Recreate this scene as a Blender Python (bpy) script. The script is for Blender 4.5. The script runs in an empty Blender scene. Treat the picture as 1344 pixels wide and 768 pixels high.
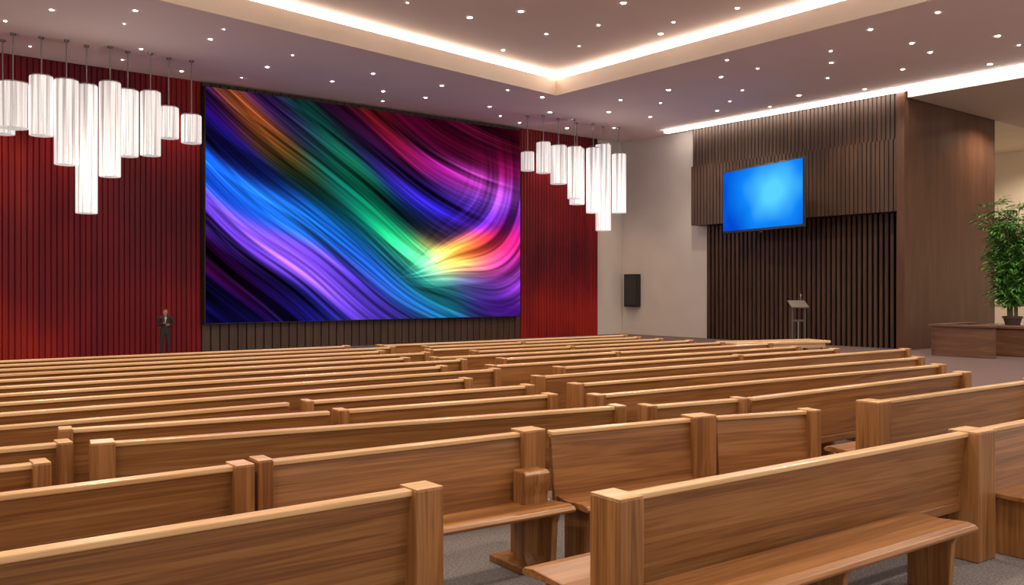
import bpy, bmesh, math, random
import numpy as np
from mathutils import Vector, Matrix
random.seed(7)
scene = bpy.context.scene
COL = scene.collection

# ------------------------------------------------------------------ materials
def nmat(name):
    m = bpy.data.materials.new(name); m.use_nodes = True
    nt = m.node_tree; b = nt.nodes["Principled BSDF"]
    return m, nt, b

def simple(name, col, rough=0.5, metal=0.0, var=0.08, scale=6.0, bump=0.0, emis=None, es=0.0, spec=0.5):
    m, nt, b = nmat(name)
    tc = nt.nodes.new("ShaderNodeTexCoord")
    n = nt.nodes.new("ShaderNodeTexNoise"); n.inputs["Scale"].default_value = scale; n.inputs["Detail"].default_value = 4
    nt.links.new(tc.outputs["Object"], n.inputs["Vector"])
    r = nt.nodes.new("ShaderNodeValToRGB")
    r.color_ramp.elements[0].position = .3; r.color_ramp.elements[1].position = .7
    r.color_ramp.elements[0].color = (*[c*(1-var) for c in col], 1)
    r.color_ramp.elements[1].color = (*[min(1, c*(1+var)) for c in col], 1)
    nt.links.new(n.outputs["Fac"], r.inputs["Fac"]); nt.links.new(r.outputs["Color"], b.inputs["Base Color"])
    b.inputs["Roughness"].default_value = rough; b.inputs["Metallic"].default_value = metal
    b.inputs["Specular IOR Level"].default_value = spec
    if bump:
        bp = nt.nodes.new("ShaderNodeBump"); bp.inputs["Strength"].default_value = bump; bp.inputs["Distance"].default_value = .02
        nt.links.new(n.outputs["Fac"], bp.inputs["Height"]); nt.links.new(bp.outputs["Normal"], b.inputs["Normal"])
    if emis:
        b.inputs["Emission Color"].default_value = (*emis, 1); b.inputs["Emission Strength"].default_value = es
    return m

def wood(name, c0, c1, c2, sc=(0.5, 9, 9), rough=.38, fine=70, ring=.06, dist=.25):
    m, nt, b = nmat(name)
    L = nt.links.new
    tc = nt.nodes.new("ShaderNodeTexCoord"); oi = nt.nodes.new("ShaderNodeObjectInfo")
    mul = nt.nodes.new("ShaderNodeMath"); mul.operation = 'MULTIPLY'; mul.inputs[1].default_value = 37
    L(oi.outputs["Random"], mul.inputs[0])
    add = nt.nodes.new("ShaderNodeVectorMath"); add.operation = 'ADD'
    L(tc.outputs["Object"], add.inputs[0]); L(mul.outputs[0], add.inputs[1])
    mp = nt.nodes.new("ShaderNodeMapping"); mp.inputs["Scale"].default_value = sc
    L(add.outputs[0], mp.inputs["Vector"])
    n = nt.nodes.new("ShaderNodeTexNoise"); n.inputs["Scale"].default_value = 1.0; n.inputs["Detail"].default_value = 5; n.inputs["Distortion"].default_value = dist
    L(mp.outputs[0], n.inputs["Vector"])
    sn = nt.nodes.new("ShaderNodeMath"); sn.operation = 'MULTIPLY'; sn.inputs[1].default_value = 46
    L(n.outputs["Fac"], sn.inputs[0])
    si = nt.nodes.new("ShaderNodeMath"); si.operation = 'SINE'; L(sn.outputs[0], si.inputs[0])
    ma = nt.nodes.new("ShaderNodeMath"); ma.operation = 'MULTIPLY_ADD'; ma.inputs[1].default_value = ring; L(si.outputs[0], ma.inputs[0]); L(n.outputs["Fac"], ma.inputs[2])
    mp2 = nt.nodes.new("ShaderNodeMapping"); mp2.inputs["Scale"].default_value = tuple(2.5 if s == min(sc) else fine for s in sc)
    L(add.outputs[0], mp2.inputs["Vector"])
    n2 = nt.nodes.new("ShaderNodeTexNoise"); n2.inputs["Scale"].default_value = 1.0; n2.inputs["Detail"].default_value = 2
    L(mp2.outputs[0], n2.inputs["Vector"])
    mb = nt.nodes.new("ShaderNodeMath"); mb.operation = 'MULTIPLY_ADD'; mb.inputs[1].default_value = .35; L(n2.outputs["Fac"], mb.inputs[0]); L(ma.outputs[0], mb.inputs[2])
    sb = nt.nodes.new("ShaderNodeMath"); sb.operation = 'SUBTRACT'; sb.inputs[1].default_value = .17; L(mb.outputs[0], sb.inputs[0])
    r = nt.nodes.new("ShaderNodeValToRGB"); e = r.color_ramp.elements
    e[0].position = .25; e[0].color = (*c0, 1); e[1].position = .75; e[1].color = (*c2, 1)
    k = e.new(.5); k.color = (*c1, 1)
    L(sb.outputs[0], r.inputs["Fac"]); L(r.outputs["Color"], b.inputs["Base Color"])
    b.inputs["Roughness"].default_value = rough
    return m

W0, W1, W2 = (.150, .055, .015), (.250, .103, .031), (.345, .158, .053)
M_woodH = wood("oak_long_grain", W0, W1, W2, (0.35, 13, 13), rough=.34, ring=.085)
M_woodV = wood("oak_upright_grain", W0, W1, W2, (13, 13, .5), rough=.34, ring=.085)
M_woodCapLit = wood("oak_cap_toplit", (.48, .27, .12), (.62, .38, .19), (.72, .47, .27), (0.4, 11, 11), rough=.25)  # paler than the pew oak: light from above put into the colour
M_dark = wood("walnut_slats", (.042, .020, .012), (.062, .030, .018), (.085, .043, .026), (6, 6, .5), rough=.5)
M_darkH = wood("walnut_panel", (.085, .038, .020), (.13, .060, .032), (.18, .085, .046), (.5, .5, 7), rough=.35)
M_grey = simple("plaster_grey", (.58, .53, .49), rough=.85, var=.04, scale=1.0)
M_cream = simple("plaster_cream", (.78, .68, .54), rough=.85, var=.03, scale=1.0)
M_ceilL = simple("ceiling_mauve", (.80, .64, .63), rough=.8, var=.03, scale=.5)
M_soffit = simple("soffit_taupe", (.60, .49, .42), rough=.8, var=.03, scale=.5)
M_ceilU = simple("ceiling_tray", (.76, .61, .54), rough=.8, var=.03, scale=.5)
M_fascia = simple("fascia_cream", (.86, .74, .62), rough=.8, var=.02, scale=1.0)
M_carpet = simple("carpet_grey", (.18, .16, .165), rough=.95, var=.5, scale=60, bump=.5)
M_carpetR = simple("carpet_maroon", (.12, .075, .075), rough=.95, var=.4, scale=50, bump=.4)
M_black = simple("black_plastic", (.012, .012, .013), rough=.4)
M_metal = simple("brushed_steel", (.35, .34, .33), rough=.3, metal=1)
M_glow = simple("led_strip", (1, .95, .88), emis=(1, .91, .80), es=11.0)
M_spot = simple("downlight_lens", (1, 1, 1), emis=(1, .95, .90), es=24.0)
M_leaf = simple("leaf_green", (.10, .27, .05), rough=.5, var=.6, scale=5)
M_stem = simple("plant_stem", (.16, .13, .05), rough=.7, var=.3)
M_soil = simple("soil", (.04, .028, .02), rough=1)

def red_mat():
    m, nt, b = nmat("red_fluted_panel"); L = nt.links.new
    tc = nt.nodes.new("ShaderNodeTexCoord")
    mp = nt.nodes.new("ShaderNodeMapping"); mp.inputs["Scale"].default_value = (6.4, 1, .10); L(tc.outputs["Object"], mp.inputs[0])
    n = nt.nodes.new("ShaderNodeTexNoise"); n.inputs["Scale"].default_value = 1; n.inputs["Detail"].default_value = 2; L(mp.outputs[0], n.inputs["Vector"])
    n2 = nt.nodes.new("ShaderNodeTexNoise"); n2.inputs["Scale"].default_value = .20; n2.inputs["Detail"].default_value = 2; L(tc.outputs["Object"], n2.inputs["Vector"])
    av = nt.nodes.new("ShaderNodeMath"); av.operation = 'MULTIPLY_ADD'; av.inputs[1].default_value = .22
    h = nt.nodes.new("ShaderNodeMath"); h.operation = 'MULTIPLY'; h.inputs[1].default_value = .78; L(n2.outputs["Fac"], h.inputs[0])
    L(n.outputs["Fac"], av.inputs[0]); L(h.outputs[0], av.inputs[2])
    r = nt.nodes.new("ShaderNodeValToRGB"); e = r.color_ramp.elements
    e[0].position = .36; e[0].color = (.085, .003, .012, 1); e[1].position = .64; e[1].color = (.30, .014, .008, 1)
    k = e.new(.5); k.color = (.165, .004, .010, 1)
    L(av.outputs[0], r.inputs[0]); L(r.outputs[0], b.inputs["Base Color"])
    b.inputs["Roughness"].default_value = .5; b.inputs["Specular IOR Level"].default_value = .25
    return m
M_red = red_mat()

def shade_mat():
    m, nt, b = nmat("fluted_frosted_shade")
    L = nt.links.new
    tc = nt.nodes.new("ShaderNodeTexCoord")
    mp = nt.nodes.new("ShaderNodeMapping"); mp.inputs["Scale"].default_value = (13, 13, .2)
    L(tc.outputs["Object"], mp.inputs[0])
    n = nt.nodes.new("ShaderNodeTexNoise"); n.inputs["Scale"].default_value = 1; n.inputs["Detail"].default_value = 2; L(mp.outputs[0], n.inputs["Vector"])
    r = nt.nodes.new("ShaderNodeValToRGB"); r.color_ramp.elements[0].position = .36; r.color_ramp.elements[1].position = .58
    r.color_ramp.elements[0].color = (.36, .33, .33, 1); r.color_ramp.elements[1].color = (.97, .92, .89, 1)
    L(n.outputs["Fac"], r.inputs["Fac"])
    L(r.outputs["Color"], b.inputs["Emission Color"]); b.inputs["Emission Strength"].default_value = .56
    L(r.outputs["Color"], b.inputs["Base Color"]); b.inputs["Roughness"].default_value = .45
    return m
M_shade = shade_mat()

# ------------------------------------------------------------------ helpers
def finish(name, bm, mats, smooth=False, loc=(0, 0, 0), rot=0, parent=None):
    me = bpy.data.meshes.new(name)
    bmesh.ops.recalc_face_normals(bm, faces=bm.faces[:])
    bm.to_mesh(me); bm.free()
    for m in mats: me.materials.append(m)
    if smooth:
        for p in me.polygons: p.use_smooth = True
    o = bpy.data.objects.new(name, me); COL.objects.link(o)
    o.location = loc; o.rotation_euler = (0, 0, rot)
    if parent: o.parent = parent
    return o

def prism(bm, pts, axis, a0, a1, mi=0, bev=0.0, seg=2):
    def P(p, a):
        if axis == 'x': return (a, p[0], p[1])
        if axis == 'y': return (p[0], a, p[1])
        return (p[0], p[1], a)
    t = bmesh.new()
    v0 = [t.verts.new(P(p, a0)) for p in pts]; v1 = [t.verts.new(P(p, a1)) for p in pts]
    n = len(pts)
    t.faces.new(v0); t.faces.new(v1[::-1])
    for i in range(n): t.faces.new((v0[i], v1[i], v1[(i+1) % n], v0[(i+1) % n]))
    bmesh.ops.recalc_face_normals(t, faces=t.faces[:])
    if bev:
        bmesh.ops.bevel(t, geom=t.edges[:], offset=bev, segments=seg, affect='EDGES', profile=.5, clamp_overlap=True)
    for f in t.faces: f.material_index = mi
    me = bpy.data.meshes.new("tmp"); t.to_mesh(me); t.free()
    bm.from_mesh(me); bpy.data.meshes.remove(me)

def box(bm, x0, x1, y0, y1, z0, z1, mi=0, bev=0.0, seg=2):
    prism(bm, [(x0, y0), (x1, y0), (x1, y1), (x0, y1)], 'z', z0, z1, mi, bev, seg)

def cyl(bm, c, r, z0, z1, n=16, mi=0, r1=None):
    r1 = r if r1 is None else r1
    a = [bm.verts.new((c[0]+r*math.cos(2*math.pi*i/n), c[1]+r*math.sin(2*math.pi*i/n), z0)) for i in range(n)]
    b = [bm.verts.new((c[0]+r1*math.cos(2*math.pi*i/n), c[1]+r1*math.sin(2*math.pi*i/n), z1)) for i in range(n)]
    fs = [bm.faces.new(a[::-1]), bm.faces.new(b)]
    for i in range(n): fs.append(bm.faces.new((a[i], a[(i+1) % n], b[(i+1) % n], b[i])))
    for f in fs: f.material_index = mi

def ribs(bm, axis, a0, a1, pitch, depth, base, z0, z1, prof=None, mi=0):
    prof = prof or [(0, 0), (.12, .6), (.35, 1), (.65, 1), (.88, .6)]
    n = max(1, int(round((a1-a0)/pitch))); p = (a1-a0)/n
    pts = []
    for i in range(n):
        for (s, d) in prof: pts.append((a0+(i+s)*p, base-d*depth))
    pts.append((a1, base))
    lo, hi = [], []
    for (a, d) in pts:
        c = (a, d) if axis == 'x' else (d, a)
        lo.append(bm.verts.new((c[0], c[1], z0))); hi.append(bm.verts.new((c[0], c[1], z1)))
    for i in range(len(pts)-1):
        f = bm.faces.new((lo[i], lo[i+1], hi[i+1], hi[i])); f.material_index = mi

H = 8.6
# ------------------------------------------------------------------ room shell
bm = bmesh.new(); box(bm, -12, 17, -6, 30, -.2, 0, 0); box(bm, 17, 44, -6, 30, -.2, 0, 1); finish("floor", bm, [M_carpet, M_carpetR])
bm = bmesh.new(); box(bm, -12, 29.4, 28.6, 28.9, 0, H); finish("wall_back", bm, [M_grey])
bm = bmesh.new(); box(bm, 29.2, 29.5, 15.4, 28.59, 0, H); finish("wall_right", bm, [M_grey])
bm = bmesh.new(); box(bm, 29.51, 44, 21, 21.3, 0, H); finish("wall_alcove_back", bm, [M_cream])
bm = bmesh.new(); box(bm, 43.7, 44, -6, 20.99, 0, H); finish("wall_alcove_side", bm, [M_cream])

FL = [(0, 0), (.12, .8), (.25, 1), (.75, 1), (.88, .8)]
for (a, b) in ((-12, 10.10), (23.2, 27.55)):
    bm = bmesh.new()
    ribs(bm, 'x', a, b, .155, .036, 28.5, 0, H-.01, prof=FL)
    box(bm, a, b, 28.5, 28.59, 0, H-.01)
    finish("red_fluted_cladding", bm, [M_red])
bm = bmesh.new()
ribs(bm, 'x', 10.12, 23.18, .3, .03, 28.5, 0, H-.01, prof=[(0, 0), (.04, 1), (.9, 1), (.94, 0)])
box(bm, 10.12, 23.18, 28.5, 28.59, 0, H-.01)
finish("walnut_screen_surround", bm, [M_dark])

def polyslab(bm, pts, z0, z1, mi=0): prism(bm, pts, 'z', z0, z1, mi)
TL = (-12, 18.4); TC = (20.2, 22.9)
bm = bmesh.new()
polyslab(bm, [TL, TC, (20.2, -6), (29.6, -6), (29.6, 28.9), (-12, 28.9)], H, H+.45)
finish("ceiling", bm, [M_ceilL])
bm = bmesh.new()
polyslab(bm, [(-12, -6), (20.6, -6), (20.6, 23.4), (-12, 19.0)], H+.7, H+.9)
finish("ceiling_tray", bm, [M_ceilU])
dx, dy = TC[0]-TL[0], TC[1]-TL[1]; ln = math.hypot(dx, dy); nx, ny = -dy/ln, dx/ln
def band(bm, inset, th, z0, z1, mi=0):
    a = (TL[0]-nx*inset, TL[1]-ny*inset); b = (TC[0]-nx*inset-inset*.0, TC[1]-ny*inset)
    polyslab(bm, [a, b, (b[0]+nx*th, b[1]+ny*th), (a[0]+nx*th, a[1]+ny*th)], z0, z1, mi)
    polyslab(bm, [(20.2-inset, -6), (20.2-inset+th, -6), (20.2-inset+th, TC[1]-.02), (20.2-inset, TC[1]-inset-.02)], z0, z1, mi)
bm = bmesh.new()
band(bm, .06, .05, H-.04, H+.5)
band(bm, -.28, .05, H+.45, H+.7)
finish("trim_tray_fascia", bm, [M_fascia])
bm = bmesh.new(); band(bm, -.02, .10, H+.50, H+.60); finish("tray_cove_light", bm, [M_glow])
bm = bmesh.new(); box(bm, 28.18, 28.42, -6, 25.2, H-.11, H-.002); finish("perimeter_cove_light", bm, [M_glow])
SOF = 8.30
bm = bmesh.new()
arc = [(28.55, -6), (28.55, 14.95), (43.69, 14.95), (43.69, -6)]
polyslab(bm, arc, SOF, H)
finish("ceiling_soffit", bm, [M_soffit])
bm = bmesh.new(); polyslab(bm, [(35.15, 14.96), (43.69, 14.96), (43.69, 20.99), (35.15, 20.99)], SOF, H); finish("ceiling_alcove", bm, [M_cream])

# walnut feature wall
slat = [(0, 0), (.06, 1), (.60, 1), (.66, 0)]
bm = bmesh.new()
ribs(bm, 'y', 15.3, 23.7, .2, .055, 29.1, 0, 4.59, prof=slat)
box(bm, 29.1, 29.19, 15.3, 23.7, 0, 4.59)
finish("walnut_slat_wall", bm, [M_dark])
bm = bmesh.new()
sl2 = [(0, 0), (.06, 1), (.80, 1), (.86, 0)]
ribs(bm, 'y', 15.3, 24.07, .16, .014, 28.66, 7.0, H-.03, prof=sl2)
ribs(bm, 'y', 15.3, 24.07, .16, .014, 28.56, 4.6, 7.0, prof=sl2)
box(bm, 28.66, 29.18, 15.3, 24.07, 4.6, H-.01); box(bm, 28.56, 28.66, 15.3, 24.07, 4.6, 7.0)
finish("walnut_upper_bulkhead", bm, [M_dark])
bm = bmesh.new()
prism(bm, [(28.46, 15.02), (35.1, 15.02), (35.1, 15.28), (28.46, 15.28)], 'z', 0, H-.01, 0)
finish("walnut_wing_wall", bm, [wood("walnut_veneer", (.080, .034, .019), (.105, .046, .027), (.14, .064, .037), (4, 4, .5), rough=.3, ring=.02)])
bm = bmesh.new(); box(bm, 35.12, 43.69, 20.7, 20.99, 5.0, 5.25, bev=.03); finish("trim_alcove_ledge", bm, [M_cream])

# ------------------------------------------------------------------ LED screen with artwork
def srgb2lin(c):
    c = np.clip(c, 0, 1); return np.where(c <= .04045, c/12.92, ((c+.055)/1.055)**2.4)
A = [(.03,.05,.22,.05,.45),(.10,.06,.50,.25,.15),(.13,.14,.65,.36,.1),(.2,.25,.45,.28,.12),(.25,.33,.2,.22,.08),(.28,.40,.08,.16,.1),(.19,.06,.3,.08,.4),(.3,.12,.08,.33,.3),(.33,.22,.1,.4,.35),
(.24,.15,.1,.1,.2),(.4,.3,.1,.45,.3),(.42,.1,.3,.04,.25),(.46,.2,.12,.25,.2),(.50,.07,.60,.15,.1),(.56,.16,.65,.10,.3),(.50,.22,.4,.05,.45),(.65,.2,.55,.1,.6),(.62,.08,.35,.03,.2),(.75,.08,.3,.02,.15),(.9,.1,.36,.04,.2),(.97,.05,.25,.02,.1),
(.72,.24,.7,.15,.6),(.82,.28,.8,.3,.75),(.95,.2,.6,.1,.4),(.97,.32,.65,.3,.75),(.55,.32,.2,.15,.6),(.6,.37,.3,.2,.85),(.7,.42,.15,.12,.7),(.78,.38,.5,.3,.9),(.9,.40,.65,.4,.9),(.85,.47,.25,.12,.65),(.97,.46,.4,.1,.55),
(.62,.5,.08,.2,.45),(.72,.52,.1,.1,.4),(.03,.2,.10,.05,.3),(.12,.3,.08,.10,.4),(.04,.38,.1,.35,.85),(.12,.45,.15,.5,.95),(.2,.5,.2,.55,.95),(.28,.54,.12,.42,.8),(.35,.5,.05,.42,.5),(.38,.62,.08,.38,.6),(.36,.42,.06,.45,.55),(.45,.5,.1,.75,.5),(.41,.4,.06,.45,.35),(.5,.58,.1,.75,.48),(.52,.5,.05,.3,.25),
(.6,.68,.25,.85,.58),(.55,.75,.2,.6,.65),(.68,.74,.85,.97,.7),(.76,.70,1,.85,.35),(.8,.66,1,.6,.2),(.86,.63,.95,.35,.25),(.93,.60,.8,.12,.35),(.98,.55,.6,.15,.5),(.86,.72,.85,.35,.45),(.94,.70,.65,.2,.65),(.05,.55,.5,.35,.9),(.08,.62,.4,.2,.75),
(.18,.68,.65,.45,.98),(.25,.74,.5,.3,.9),(.3,.80,.6,.4,.98),(.40,.86,.45,.3,.9),(.48,.92,.4,.3,.85),(.06,.75,.22,.02,.2),(.12,.80,.15,.03,.25),(.05,.92,.08,.06,.3),(.2,.92,.10,.08,.38),(.32,.97,.15,.15,.55),
(.45,.75,.15,.35,.75),(.5,.82,.2,.4,.8),(.6,.9,.15,.45,.65),(.66,.82,.2,.65,.6),(.72,.88,.1,.5,.55),(.8,.80,.35,.5,.7),(.85,.85,.4,.2,.7),(.95,.82,.6,.25,.8),(.9,.97,.3,.1,.5)]
NX, NZ = 760, 460
SX0, SX1, SZ0, SZ1, SY = 10.15, 22.95, .93, 8.42, 28.22
s, t = np.meshgrid(np.linspace(0, 1, NX), np.linspace(0, 1, NZ))
px, py = s*1.7, t*1.0
def vnoise(x, y, seed):
    rr = np.random.RandomState(seed); tab = rr.rand(128, 4096)
    i = np.floor(x).astype(int); fx = x-i; fx = fx*fx*fx*(fx*(fx*6-15)+10)
    j = np.floor(y).astype(int); fy = y-j; fy = fy*fy*fy*(fy*(fy*6-15)+10)
    g = lambda jj, ii: tab[jj % 128, ii % 4096]
    return (g(j, i)*(1-fx)+g(j, i+1)*fx)*(1-fy)+(g(j+1, i)*(1-fx)+g(j+1, i+1)*fx)*fy
def warp(x, y):
    return (x+.045*(vnoise(x*1.6+5, y*1.6+5, 31)-.5), y+.06*(vnoise(x*1.6+9, y*1.6+2, 33)-.5))
wx, wy = warp(px, py)
def flow(x, y):
    c = y - .95*x + .22*x*x
    return c*.76, x*.80 + y*.60
fa, fl = flow(wx, wy)
fx0, fy0 = .92, .80
th = np.arctan2(wy-fy0, wx-fx0); rad = np.hypot(wx-fx0, wy-fy0)
fan = 1/(1+np.exp(-(th+.52+.25*rad)*9)) * 1/(1+np.exp((th-.22)*8)) * 1/(1+np.exp(-(rad-.14)*18))
fb = th*.30+.14*rad*rad+.03*np.sin(rad*7); flb = rad
num = np.zeros((NZ, NX, 3)); den = np.zeros((NZ, NX))
numb = np.zeros((NZ, NX, 3)); denb = np.zeros((NZ, NX))
for (a, b, r, g, bl) in A:
    c3 = np.array([r, g, bl])
    cw, lw = flow(a*1.7, b)
    w = np.exp(-(((fa-cw)/.034)**2 + ((fl-lw)/.15)**2)*.5) + 2e-5*np.exp(-(((fa-cw)/.15)**2+((fl-lw)/.4)**2))
    num += w[..., None]*c3; den += w
    w = np.exp(-(((wx-a*1.7)/.085)**2+((wy-b)/.055)**2)*.5)+1e-6
    numb += w[..., None]*c3; denb += w
def texture(ac, al, k):
    sh = ac+.02*np.sin(al*3+ac*6)
    st = .28*vnoise((ac+3)*18, (al+1)*1.3, k+1)+.28*vnoise((sh+3)*42, (al+1)*1.1, k+2)+.26*vnoise((ac+3)*95, (al+1)*1.1, k+3)+.18*vnoise((sh+3)*190, (al+1)*1.4, k+4)
    st = (st-.5)*2
    patch = vnoise((ac+3)*7, (al+1)*2.2, k+9)
    veil = vnoise((sh+.16*al+3)*12, (al+1)*1.5, k+12)
    edge = ((ac+.10*al+.05*np.sin(al*3.3+k))*7.3) % 1.0                  # overlapping silk sheets
    edge = np.where(edge > .93, (1-edge)/.07*.93, edge)
    edge2 = ((ac-.06*al+.04*np.sin(al*4.1+k+2))*4.7+.3) % 1.0
    edge2 = np.where(edge2 > .95, (1-edge2)/.05*.95, edge2)
    mod = np.clip(.86+1.30*st*(.3+1.0*patch)+.50*(veil-.5)+.30*(edge-.5)+.22*(edge2-.5), .10, 2.0)
    fil = np.clip(vnoise((ac+.008*np.sin(al*5)+3)*130, (al+1)*.9, k+21)-.70, 0, 1)*3.2*np.clip(vnoise((ac+3)*12, (al+1)*1.8, k+22)-.35, 0, 1)
    return mod, fil
m1, f1 = texture(fa, fl, 0); m2, f2 = texture(fb, flb, 50)
cA = num/den[..., None]; cB = numb/denb[..., None]
fan3 = fan[..., None]
colr = (cA*(1-fan3)+cB*fan3); mod = m1*(1-fan)+m2*fan*1.12; fil = f1*(1-fan)+f2*fan
colr = colr**1.2*mod[..., None]*1.08 + (fil*.9)[..., None]*(.18+.82*colr)
colr = np.clip(colr, 0, 1)
lin = srgb2lin(colr)
xs = SX0+(SX1-SX0)*s; zs = SZ1-(SZ1-SZ0)*t
verts = np.stack([xs, np.full_like(xs, SY), zs], -1).reshape(-1, 3)
idx = np.arange(NX*NZ).reshape(NZ, NX)
faces = np.stack([idx[:-1, :-1], idx[1:, :-1], idx[1:, 1:], idx[:-1, 1:]], -1).reshape(-1, 4)
me = bpy.data.meshes.new("screen_face"); me.from_pydata(verts.tolist(), [], faces.tolist())
ca = me.color_attributes.new("art", 'FLOAT_COLOR', 'POINT')
ca.data.foreach_set("color", np.concatenate([lin.reshape(-1, 3), np.ones((NX*NZ, 1))], 1).astype(np.float32).ravel())
m = bpy.data.materials.new("led_art"); m.use_nodes = True; nt = m.node_tree; nt.nodes.clear()
at = nt.nodes.new("ShaderNodeAttribute"); at.attribute_name = "art"; em = nt.nodes.new("ShaderNodeEmission"); em.inputs["Strength"].default_value = 1.0
out = nt.nodes.new("ShaderNodeOutputMaterial"); nt.links.new(at.outputs["Color"], em.inputs["Color"]); nt.links.new(em.outputs[0], out.inputs[0])
me.materials.append(m)
scr = bpy.data.objects.new("led_display_screen", None); COL.objects.link(scr)
o = bpy.data.objects.new("screen_face", me); COL.objects.link(o); o.parent = scr
bm = bmesh.new(); box(bm, SX0-.03, SX1+.03, SY+.01, 28.469, SZ0-.03, SZ1+.03, bev=.01); finish("cabinet", bm, [M_black], parent=scr)

# ------------------------------------------------------------------ television
tv = bpy.data.objects.new("wall_television", None); COL.objects.link(tv)
tv.location = (27.45, 19.85, 5.33); tv.rotation_euler = (0, 0, math.radians(-15))
TW = 2.24
bm = bmesh.new(); box(bm, -.05, .06, -TW, TW, -1.20, 1.20, bev=.02)
prism(bm, [(-.1, -1.20), (.1, -1.20), (.08, -1.25), (-.08, -1.25)], 'x', -.04, .02)
finish("bezel", bm, [M_black], parent=tv)
bm = bmesh.new(); box(bm, .06, .16, -.4, .4, -.4, .4); box(bm, .16, .95, -.07, .07, -.2, .2); finish("bracket", bm, [M_black], parent=tv)
bm = bmesh.new(); box(bm, -.06, -.052, -TW+.05, TW-.05, -1.10, 1.15)
m = bpy.data.materials.new("tv_picture"); m.use_nodes = True; nt = m.node_tree; nt.nodes.clear(); L = nt.links.new
tc = nt.nodes.new("ShaderNodeTexCoord"); mp = nt.nodes.new("ShaderNodeMapping"); mp.inputs["Location"].default_value = (0, .25, -.1); mp.inputs["Scale"].default_value = (0, .36, .50)
L(tc.outputs["Object"], mp.inputs[0]); g = nt.nodes.new("ShaderNodeTexGradient"); g.gradient_type = 'SPHERICAL'; L(mp.outputs[0], g.inputs[0])
n = nt.nodes.new("ShaderNodeTexNoise"); n.inputs["Scale"].default_value = .8; n.inputs["Detail"].default_value = 1; L(tc.outputs["Object"], n.inputs["Vector"])
ad = nt.nodes.new("ShaderNodeMath"); ad.operation = 'MULTIPLY_ADD'; ad.inputs[1].default_value = .30; L(n.outputs["Fac"], ad.inputs[0]); L(g.outputs["Fac"], ad.inputs[2])
r = nt.nodes.new("ShaderNodeValToRGB"); e = r.color_ramp.elements; e[0].position = .12; e[0].color = (.0, .07, .65, 1); e[1].position = 1.0; e[1].color = (.10, .66, 1, 1)
k = e.new(.55); k.color = (.005, .24, .95, 1)
L(ad.outputs[0], r.inputs[0]); em = nt.nodes.new("ShaderNodeEmission"); L(r.outputs[0], em.inputs[0]); em.inputs[1].default_value = 1.0
out = nt.nodes.new("ShaderNodeOutputMaterial"); L(em.outputs[0], out.inputs[0])
finish("screen", bm, [m], parent=tv)

# wall speaker
bm = bmesh.new(); box(bm, 28.98, 29.19, 27.45, 28.3, 1.22, 2.68, 0, bev=.03); box(bm, 28.965, 28.985, 27.53, 28.22, 1.32, 2.58, 1, bev=.005)
finish("wall_speaker", bm, [M_black, simple("speaker_grille", (.03, .03, .032), rough=.8, var=.6, scale=150)])

# ------------------------------------------------------------------ pendant clusters
def pendants(name, items):
    root = bpy.data.objects.new(name, None); COL.objects.link(root)
    for i, (x, y, zt, zb, r) in enumerate(items):
        bm = bmesh.new(); n = 96
        rings = []
        zz = [zb, zb+.02, zt-.02, zt]
        for j, z in enumerate(zz):
            ring = []
            for k in range(n):
                rr = r*(1 - (0, .03, .07, .03)[k % 4]) * (.97 if j in (0, 3) else 1)
                ring.append(bm.verts.new((rr*math.cos(2*math.pi*k/n), rr*math.sin(2*math.pi*k/n), z-zb)))
            rings.append(ring)
        for j in range(3):
            for k in range(n): bm.faces.new((rings[j][k], rings[j][(k+1) % n], rings[j+1][(k+1) % n], rings[j+1][k]))
        bm.faces.new(rings[0][::-1]); bm.faces.new(rings[3])
        finish(f"shade_{i+1}", bm, [M_shade], loc=(x, y, zb), parent=root)
        bm = bmesh.new(); cyl(bm, (0, 0), r*.97, zt+.001, zt+.03, 24); cyl(bm, (0, 0), .018, zt+.03, H-.04, 8); cyl(bm, (0, 0), .07, H-.05, H-.001, 16)
        finish(f"cord_{i+1}", bm, [M_metal], loc=(x, y, 0), parent=root)
    return root
R = .275
pendants("pendant_chandelier", [(4.40, 26.1, 7.30, 6.15, .37), (4.30, 26.95, 6.95, 6.10, .3), (5.04, 26, 7.55, 6.01, .29), (5.62, 25.9, 7.51, 5.29, .3),
    (6.17, 26.15, 7.5, 4.05, R), (6.69, 25.85, 7.6, 5.05, R), (7.22, 26.1, 7.5, 5.68, .28), (7.77, 25.9, 7.5, 5.73, .27), (8.33, 26.1, 7.17, 6.30, R), (8.94, 26, 7.0, 6.21, .28)])
pendants("pendant_chandelier", [(21.75, 26.3, 7.2, 6.5, .25), (22.2, 25.9, 7.56, 6.41, .27), (23.05, 26, 7.53, 6.07, .32), (23.62, 25.7, 7.5, 5.51, .28),
    (24.2, 26.2, 7.55, 5.36, .3), (24.8, 25.9, 7.6, 5.03, .28), (25.55, 26.1, 7.84, 4.37, .31), (26.25, 25.9, 7.5, 5.11, .29)])

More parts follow.
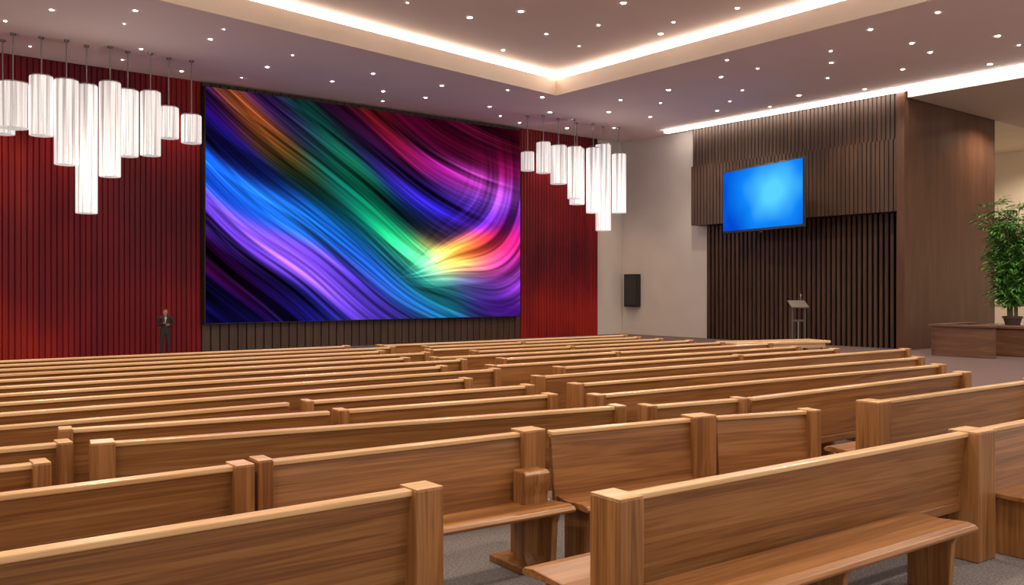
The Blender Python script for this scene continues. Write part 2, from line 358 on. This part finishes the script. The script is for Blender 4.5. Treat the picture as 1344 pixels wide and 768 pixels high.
# ------------------------------------------------------------------ pews
def pew(p0, p1, seat=1, both=False, arms=(False, False), h=.95, seat_x=None, pw=(.12, .12), rise=0.0, pd=.09, sd=1.0, ext=0.0):
    L = math.hypot(p1[0]-p0[0], p1[1]-p0[1]); rot = math.atan2(p1[1]-p0[1], p1[0]-p0[0])
    bm = bmesh.new(); s = seat
    b0, b1 = max(0, pw[0]-.02), L-max(0, pw[1]-.02)
    prism(bm, [(s*.075, .40), (s*.035, .40), (-s*.022, .91), (s*.018, .91)], 'x', b0, b1, 0, bev=.004, seg=1)
    box(bm, b0, b1, -.042, .042, .912, h-.004, 2, bev=.008)
    box(bm, b0, b1, -.012+s*.03, .02+s*.03, .36, .43, 0, bev=.006)
    sides = [s] + ([-s] if both else [])
    for q in sides:
        x0, x1 = (0.0, L); k = 1.0
        if q == s: x0 -= ext; k = sd
        if seat_x and q == -1: x0, x1 = seat_x
        pr = [(q*.03, .44), (q*.03, .475), (q*.20*k, .462), (q*.40*k, .478), (q*.455*k, .468), (q*.475*k, .445), (q*.46*k, .425), (q*.40*k, .425)]
        if q < 0: pr = pr[::-1]
        prism(bm, pr, 'x', x0+.02, x1-.02, 0, bev=.005, seg=1)
        nsup = max(2, int(round((x1-x0)/1.6))+1)
        for i in range(nsup):
            xx = x0+.12+(x1-x0-.24)*i/(nsup-1)
            prof = [(q*.05, 0), (q*.05, .43), (q*.40*k, .43), (q*.36*k, .34), (q*.34*k, .06), (q*.36*k, 0)]
            prism(bm, prof if q > 0 else prof[::-1], 'x', xx-.025, xx+.025, 1, bev=.005, seg=1)
    for e, xx in ((0, 0.0), (1, L-pw[1])):
        if pw[e] <= 0: continue
        box(bm, xx, xx+pw[e], -pd, pd, 0, h+rise, 1, bev=.010)
        box(bm, xx+.004, xx+pw[e]-.004, -pd+.004, pd-.004, h+rise-.002, h+rise+.006, 2, bev=.003)
        if arms[e]:
            ax = xx-.10
            prof = [(s*.085, 0), (s*.085, .70), (s*.22, .70), (s*.25, .68), (s*.25, .62), (s*.225, .52), (s*.225, .12), (s*.27, .05), (s*.27, 0)]
            prism(bm, prof if s > 0 else prof[::-1], 'x', ax, ax+.22, 1, bev=.012)
            box(bm, ax-.07, ax+.25, -.12 if s > 0 else -.30, .30 if s > 0 else .12, 0, .05, 1, bev=.01)
    return finish("church_pew", bm, [M_woodH, M_woodV, M_woodCapLit], loc=(p0[0], p0[1], 0.001), rot=rot)

pew((-2.6, 4.1), (2.70, 4.05), pw=(.12, .17))                      # A
pew((-3, 5.3), (2.16, 5.26))                                        # B
pew((2.19, 5.28), (4.36, 5.14), seat=-1, arms=(False, True), pw=(.1, .2), rise=.01)       # C
pew((4.40, 5.06), (5.95, 4.82), seat=-1, pw=(0, .24), rise=.01)      # D
pew((5.97, 4.78), (6.98, 4.50), seat=-1, pw=(0, .12))                           # D2
pew((3.20, 3.26), (7.0, 3.10), seat=1, both=True, seat_x=(.22, 2.85), pw=(.17, .26), pd=.115, sd=1.25, ext=.10)  # E
pew((7.03, 3.10), (10.6, 3.0), seat=-1, pw=(0, .12))                           # E2
pew((7.82, 4.49), (11.4, 4.40), pw=(.22, .12), pd=.12)                                    # G
pew((1.58, 6.62), (5.87, 5.76), pw=(.16, .1))                                    # R3
pew((-3, 6.95), (1.50, 6.78), pw=(.1, .1))
pew((-3, 6.15), (1.22, 6.08), pw=(.1, .1))
pew((6.0, 5.62), (7.2, 5.42), pw=(.1, .1)); pew((7.28, 5.40), (11.7, 5.37), pw=(0, .16))
pew((1.55, 7.42), (3.62, 7.08), pw=(.1, 0)); pew((3.68, 7.08), (5.98, 6.82), pw=(.1, .1)); pew((6.2, 6.5), (12.6, 6.12))
pew((-3, 7.95), (3.6, 7.86), pw=(.1, 0)); pew((3.75, 7.86), (6.35, 7.62), pw=(.08, .1)); pew((6.75, 7.4), (13.7, 6.98))
Lend = [6.25, 7.3, 7.0, 7.9, 7.4, 8.3, 7.9, 8.6, 8.1]
y = 8.7
for k in range(9):
    e = Lend[k]
    pew((-1.5, y+.05), (e, y-.05), pw=(.1, .1))
    s0 = e+random.choice([.3, .75, .5]); yr = y-.35-(.12 if k < 3 else 0)
    if k % 2:
        m2 = s0+(15.1-s0)*random.uniform(.35, .65)
        pew((s0, yr+.1), (m2, yr), pw=(.1, .08)); pew((m2+.06, yr), (15.0+random.uniform(-.6, .5), yr-.12), pw=(0, .1))
    else:
        pew((s0, yr+.1), (15.0+random.uniform(-.6, .5), yr-.12), pw=(.1, .1))
    y += .80
bm = bmesh.new(); box(bm, -1.3, 1.3, -.4, .4, .76, .82, 0, bev=.015); box(bm, -1.2, 1.2, -.33, .33, .66, .76, 0, bev=.005)
for sx in (-1.15, 1.15):
    for sy in (-.3, .3): box(bm, sx-.04, sx+.04, sy-.04, sy+.04, 0, .66, 1, bev=.006)
finish("side_table", bm, [M_woodCapLit, M_woodV], loc=(17.6, 12.4, .001), rot=-.3)

# lectern
lec = bpy.data.objects.new("lectern", None); COL.objects.link(lec); lec.location = (24.4, 16.3, .001); lec.rotation_euler = (0, 0, math.radians(-35))
bm = bmesh.new()
for sx in (-.2, .2): box(bm, sx-.03, sx+.03, -.05, .05, .04, 1.45, 0, bev=.006)
box(bm, -.3, .3, -.25, .25, 0, .05, 0, bev=.01)
box(bm, -.2, .2, -.04, .04, 1.0, 1.06, 0)
prism(bm, [(-.18, 1.42), (.20, 1.62), (.20, 1.66), (-.18, 1.46)], 'x', -.28, .28, 0, bev=.006)
box(bm, -.2, .2, -.04, .04, .3, .34, 0)
finish("stand", bm, [simple("lectern_bronze", (.10, .075, .06), rough=.35, metal=.6)], parent=lec)
bm = bmesh.new(); cyl(bm, (0.12, .1), .008, 1.5, 1.78, 8); cyl(bm, (0.12, .1), .022, 1.78, 1.86, 12); cyl(bm, (0, 0), .02, .34, 1.0, 10); finish("microphone", bm, [M_metal], parent=lec)

# low partition, planter, plant
bm = bmesh.new()
box(bm, 27.1, 29.6, 13.3, 13.45, 0, .88, 0, bev=.01); box(bm, 27.05, 29.65, 13.22, 13.53, .88, .95, 0, bev=.012)
box(bm, 27.0, 27.2, 11.6, 13.3, 0, .88, 0, bev=.01); box(bm, 26.93, 27.27, 11.55, 13.3, .88, .95, 0, bev=.012)
finish("wood_partition", bm, [M_darkH], loc=(0, 0, .001))
bm = bmesh.new()
X0, Y0 = 29.15, 11.95
box(bm, X0-.85, X0+.85, Y0-.75, Y0+.75, 0, .82, 0, bev=.02); box(bm, X0-.92, X0+.92, Y0-.82, Y0+.82, .82, .92, 0, bev=.02)
finish("wood_planter_box", bm, [M_darkH], loc=(0, 0, .001))
plant = bpy.data.objects.new("potted_bamboo_palm", None); COL.objects.link(plant); plant.location = (X0, Y0, .925)
bm = bmesh.new(); cyl(bm, (0, 0), .20, 0, .22, 24, 0, r1=.27); cyl(bm, (0, 0), .29, .20, .25, 24, 0); cyl(bm, (0, 0), .25, .245, .256, 24, 1)
finish("pot", bm, [simple("clay_pot", (.06, .035, .025), rough=.6), M_soil], parent=plant)
bmS = bmesh.new(); bmL = bmesh.new()
def leaf(bm, o, d, ln, w):
    d = d.normalized(); up = Vector((0, 0, 1)); sd = d.cross(up)
    if sd.length < .05: sd = Vector((1, 0, 0))
    sd.normalize(); nn = sd.cross(d)
    vs = []
    for tt, ww in ((0, .1), (.3, 1), (.65, .75)):
        c = o+d*ln*tt - up*(ln*.45*tt*tt)
        vs.append((bm.verts.new(c-sd*w*ww+nn*w*.3), bm.verts.new(c), bm.verts.new(c+sd*w*ww+nn*w*.3)))
    tip = bm.verts.new(o+d*ln-up*ln*.45)
    for i in range(2):
        for k in range(2): bm.faces.new((vs[i][k], vs[i][k+1], vs[i+1][k+1], vs[i+1][k]))
    bm.faces.new((vs[2][0], vs[2][1], tip)); bm.faces.new((vs[2][1], vs[2][2], tip))
for i in range(26):
    a = random.uniform(0, 6.28); lean = random.uniform(.1, .80); hh = random.uniform(1.9, 3.7)-lean*.6
    base = Vector((.13*math.cos(a), .13*math.sin(a), .24))
    N = 12; pts = []
    for j in range(N+1):
        q = j/N; pts.append(base+Vector((math.cos(a)*lean*q*q, math.sin(a)*lean*q*q, hh*q)))
    for j in range(N):
        r0 = .022*(1-.7*j/N)
        ring = []
        for p_ in (pts[j], pts[j+1]):
            ring.append([bmS.verts.new((p_.x+r0*math.cos(k*2.094), p_.y+r0*math.sin(k*2.094), p_.z)) for k in range(3)])
        for k in range(3): bmS.faces.new((ring[0][k], ring[0][(k+1) % 3], ring[1][(k+1) % 3], ring[1][k]))
    for j in range(2, N+1):
        for b_ in range(3):
            aa = random.uniform(0, 6.28); dr = Vector((math.cos(aa), math.sin(aa), random.uniform(.1, .9)))
            fl_ = random.uniform(.2, .5); dn = dr.normalized()
            for q in (0.25, .5, .75, 1):
                pp = pts[j]+dn*fl_*q
                for sgn in (-1, 1):
                    side = dn.cross(Vector((0, 0, 1)))*sgn
                    leaf(bmL, pp, dn*.8+side*.8+Vector((0, 0, random.uniform(-.2, .3))), random.uniform(.22, .40), random.uniform(.022, .042))
finish("stems", bmS, [M_stem], parent=plant); finish("leaves", bmL, [M_leaf], parent=plant)

# ------------------------------------------------------------------ presenter (one skinned figure)
per = bpy.data.objects.new("standing_man", None); COL.objects.link(per)
def skin(name, pts, edges, rad, mat, parent, root=0, sub=2):
    me = bpy.data.meshes.new(name); me.from_pydata(pts, edges, []); o = bpy.data.objects.new(name, me); COL.objects.link(o)
    md = o.modifiers.new("Skin", 'SKIN')
    sv = me.skin_vertices[0].data
    for i, r in enumerate(rad):
        sv[i].radius = (r, r) if not isinstance(r, tuple) else r
        sv[i].use_root = (i == root)
    sb = o.modifiers.new("Sub", 'SUBSURF'); sb.levels = sub; sb.render_levels = sub
    md.use_smooth_shade = True
    me.materials.append(mat); o.parent = parent
    return o
M_suit = simple("charcoal_suit", (.02, .018, .022), rough=.8); M_skin = simple("skin", (.50, .25, .18), rough=.5)
M_hair = simple("hair_auburn", (.10, .03, .025), rough=.7); M_shirt = simple("shirt", (.5, .48, .47), rough=.7)
P = [(0, 0, .92), (0, 0, 1.08), (0, -.005, 1.25), (0, 0, 1.40), (0, 0, 1.48),
     (.19, 0, 1.40), (.25, .03, 1.14), (.13, -.17, 1.13),
     (-.19, 0, 1.40), (-.25, .03, 1.14), (-.10, -.19, 1.20),
     (.10, 0, .86), (.11, -.01, .48), (.12, .02, .09), (-.10, 0, .86), (-.11, -.01, .48), (-.12, .02, .09)]
E = [(0, 1), (1, 2), (2, 3), (3, 4), (3, 5), (5, 6), (6, 7), (3, 8), (8, 9), (9, 10), (0, 11), (11, 12), (12, 13), (0, 14), (14, 15), (15, 16)]
Rr = [(.16, .11), (.145, .10), (.17, .115), (.13, .085), .06, .07, .052, .036, .07, .052, .036, .095, .068, .05, .095, .068, .05]
skin("suit", P, E, Rr, M_suit, per)
def ball(bm, c, rx, ry, rz, mi=0, seg=20):
    g = bmesh.ops.create_uvsphere(bm, u_segments=seg, v_segments=14, radius=1)
    for v in g['verts']: v.co = Vector((c[0]+v.co.x*rx, c[1]+v.co.y*ry, c[2]+v.co.z*rz))
    for f in {f for v in g['verts'] for f in v.link_faces}: f.material_index = mi
bm = bmesh.new()
ball(bm, (0, -.01, 1.60), .074, .092, .112)
ball(bm, (0, -.045, 1.545), .052, .052, .05)
cyl(bm, (0, 0), .052, 1.44, 1.56, 16)
ball(bm, (0, -.105, 1.592), .013, .02, .022)
for sx in (-1, 1): ball(bm, (sx*.076, 0, 1.60), .010, .018, .03); ball(bm, (sx*.028, -.093, 1.615), .011, .007, .007, 1, 10)
ball(bm, (0, -.09, 1.552), .022, .008, .005, 2, 10)
finish("head", bm, [M_skin, simple("eye_dark", (.02, .02, .02)), simple("lips", (.35, .1, .1))], smooth=True, parent=per)
bm = bmesh.new(); ball(bm, (0, .018, 1.635), .083, .092, .098); ball(bm, (0, -.055, 1.695), .055, .04, .028)
finish("hair", bm, [M_hair], smooth=True, parent=per)
bm = bmesh.new(); prism(bm, [(-.045, 1.43), (.045, 1.43), (0, 1.22)], 'y', -.128, -.10, 0); finish("shirt_front", bm, [M_shirt], parent=per)
def hand(c, sx):
    skin("palm", [(c[0], c[1], c[2]), (c[0]-sx*.05, c[1]-.03, c[2]+.02)], [(0, 1)], [.022, (.034, .018)], M_skin, per, sub=1)
    for k in range(4):
        b0 = Vector((c[0]-sx*.06, c[1]-.035, c[2]+.045-k*.019)); l = (.030, .036, .033, .025)[k]
        skin("finger", [b0, b0+Vector((-sx*l, -.012, 0)), b0+Vector((-sx*l*1.3, .014, -.002)), b0+Vector((-sx*l*.9, .03, -.002))], [(0, 1), (1, 2), (2, 3)], [.0095, .009, .008, .007], M_skin, per, sub=1)
    b0 = Vector((c[0]-sx*.02, c[1]-.03, c[2]+.03)); skin("thumb", [b0, b0+Vector((-sx*.015, -.008, .03)), b0+Vector((-sx*.035, .005, .05))], [(0, 1), (1, 2)], [.012, .010, .008], M_skin, per, sub=1)
hand((.12, -.185, 1.13), 1); hand((-.09, -.205, 1.205), -1)
for sx in (-1, 1):
    bm = bmesh.new(); ball(bm, (sx*.12, -.05, .045), .045, .13, .045); finish("shoe", bm, [M_black], smooth=True, parent=per)
per.scale = (.83,)*3; per.location = (8.58, 27.2, 0.001); per.rotation_euler = (0, 0, math.radians(-12))

# ------------------------------------------------------------------ ceiling downlights
bm = bmesh.new()
def disc(x, y, z, r=.06): cyl(bm, (x, y), r, z-.012, z-.002, 10, 0)
def tray_y(x): return TL[1]+(x-TL[0])*(TC[1]-TL[1])/(TC[0]-TL[0])
for i in range(17):
    for j in range(16):
        x = -8+i*2.3+random.uniform(-.7, .7)+(1.1 if j % 2 else 0); y = -1+j*1.9+random.uniform(-.6, .6)
        if x > 27.6 or y > 27.8: continue
        if x < 19.9 and y < tray_y(x)-.4: z = H+.7
        elif x > 20.6 or y > tray_y(x)+.4: z = H
        else: continue
        disc(x, y, z, random.choice([.03, .042, .055]) * (0.8 if x < 14 else 1.15))
for (x, y) in ((31.0, 12), (32.8, 11.5), (31, 9.5), (34, 13.4), (33.6, 9.2)): disc(x, y, SOF, .05)
finish("ceiling_downlights", bm, [M_spot])

WARM = (1, .83, .64)
def spot(loc, e, ang=150, col=WARM, rad=.06, blend=.6):
    l = bpy.data.lights.new("downlight_lamp", 'SPOT'); l.energy = e; l.spot_size = math.radians(ang); l.spot_blend = blend; l.color = col; l.shadow_soft_size = rad
    o = bpy.data.objects.new("downlight_lamp", l); COL.objects.link(o); o.location = loc
for x in (-2, 4, 10, 16):
    for y in (1.5, 6.5, 11.5, 16.5): spot((x, y, H+.62), 760)
for x in (22.5, 26):
    for y in (4, 10, 16, 22): spot((x, y, H-.06), 440)
for x in (3.6, 6.4, 9.2, 24.4, 26.6): spot((x, 27.75, H-.06), 460, 75, (1, .58, .32))
for y in (17, 20, 23): spot((27.4, y, H-.06), 200, 90)
for p in ((33.6, 13.6, SOF-.05), (37, 14, SOF-.05), (38, 18.5, SOF-.05), (33, 8, SOF-.05), (41, 16, SOF-.05)): spot(p, 560)
for (x, y, z) in ((6.2, 24.7, 4.9), (24.6, 24.6, 5.0)):
    l = bpy.data.lights.new("pendant_bulb", 'POINT'); l.energy = 45; l.color = (1, .9, .8); l.shadow_soft_size = .15
    o = bpy.data.objects.new("pendant_bulb", l); COL.objects.link(o); o.location = (x, y, z)

w = bpy.data.worlds.new("World"); scene.world = w; w.use_nodes = True
w.node_tree.nodes["Background"].inputs[0].default_value = (1, .91, .81, 1); w.node_tree.nodes["Background"].inputs[1].default_value = 1.15

cam = bpy.data.cameras.new("camera"); co = bpy.data.objects.new("camera", cam); COL.objects.link(co)
cam.sensor_width = 36; cam.lens = 1180/1344*36; cam.shift_y = -.003; cam.clip_end = 300
co.location = (0, 0, 2.0); co.rotation_euler = (math.radians(90), 0, math.radians(-38.6))
scene.camera = co
scene.view_settings.view_transform = 'Standard'
scene.view_settings.look = 'None'
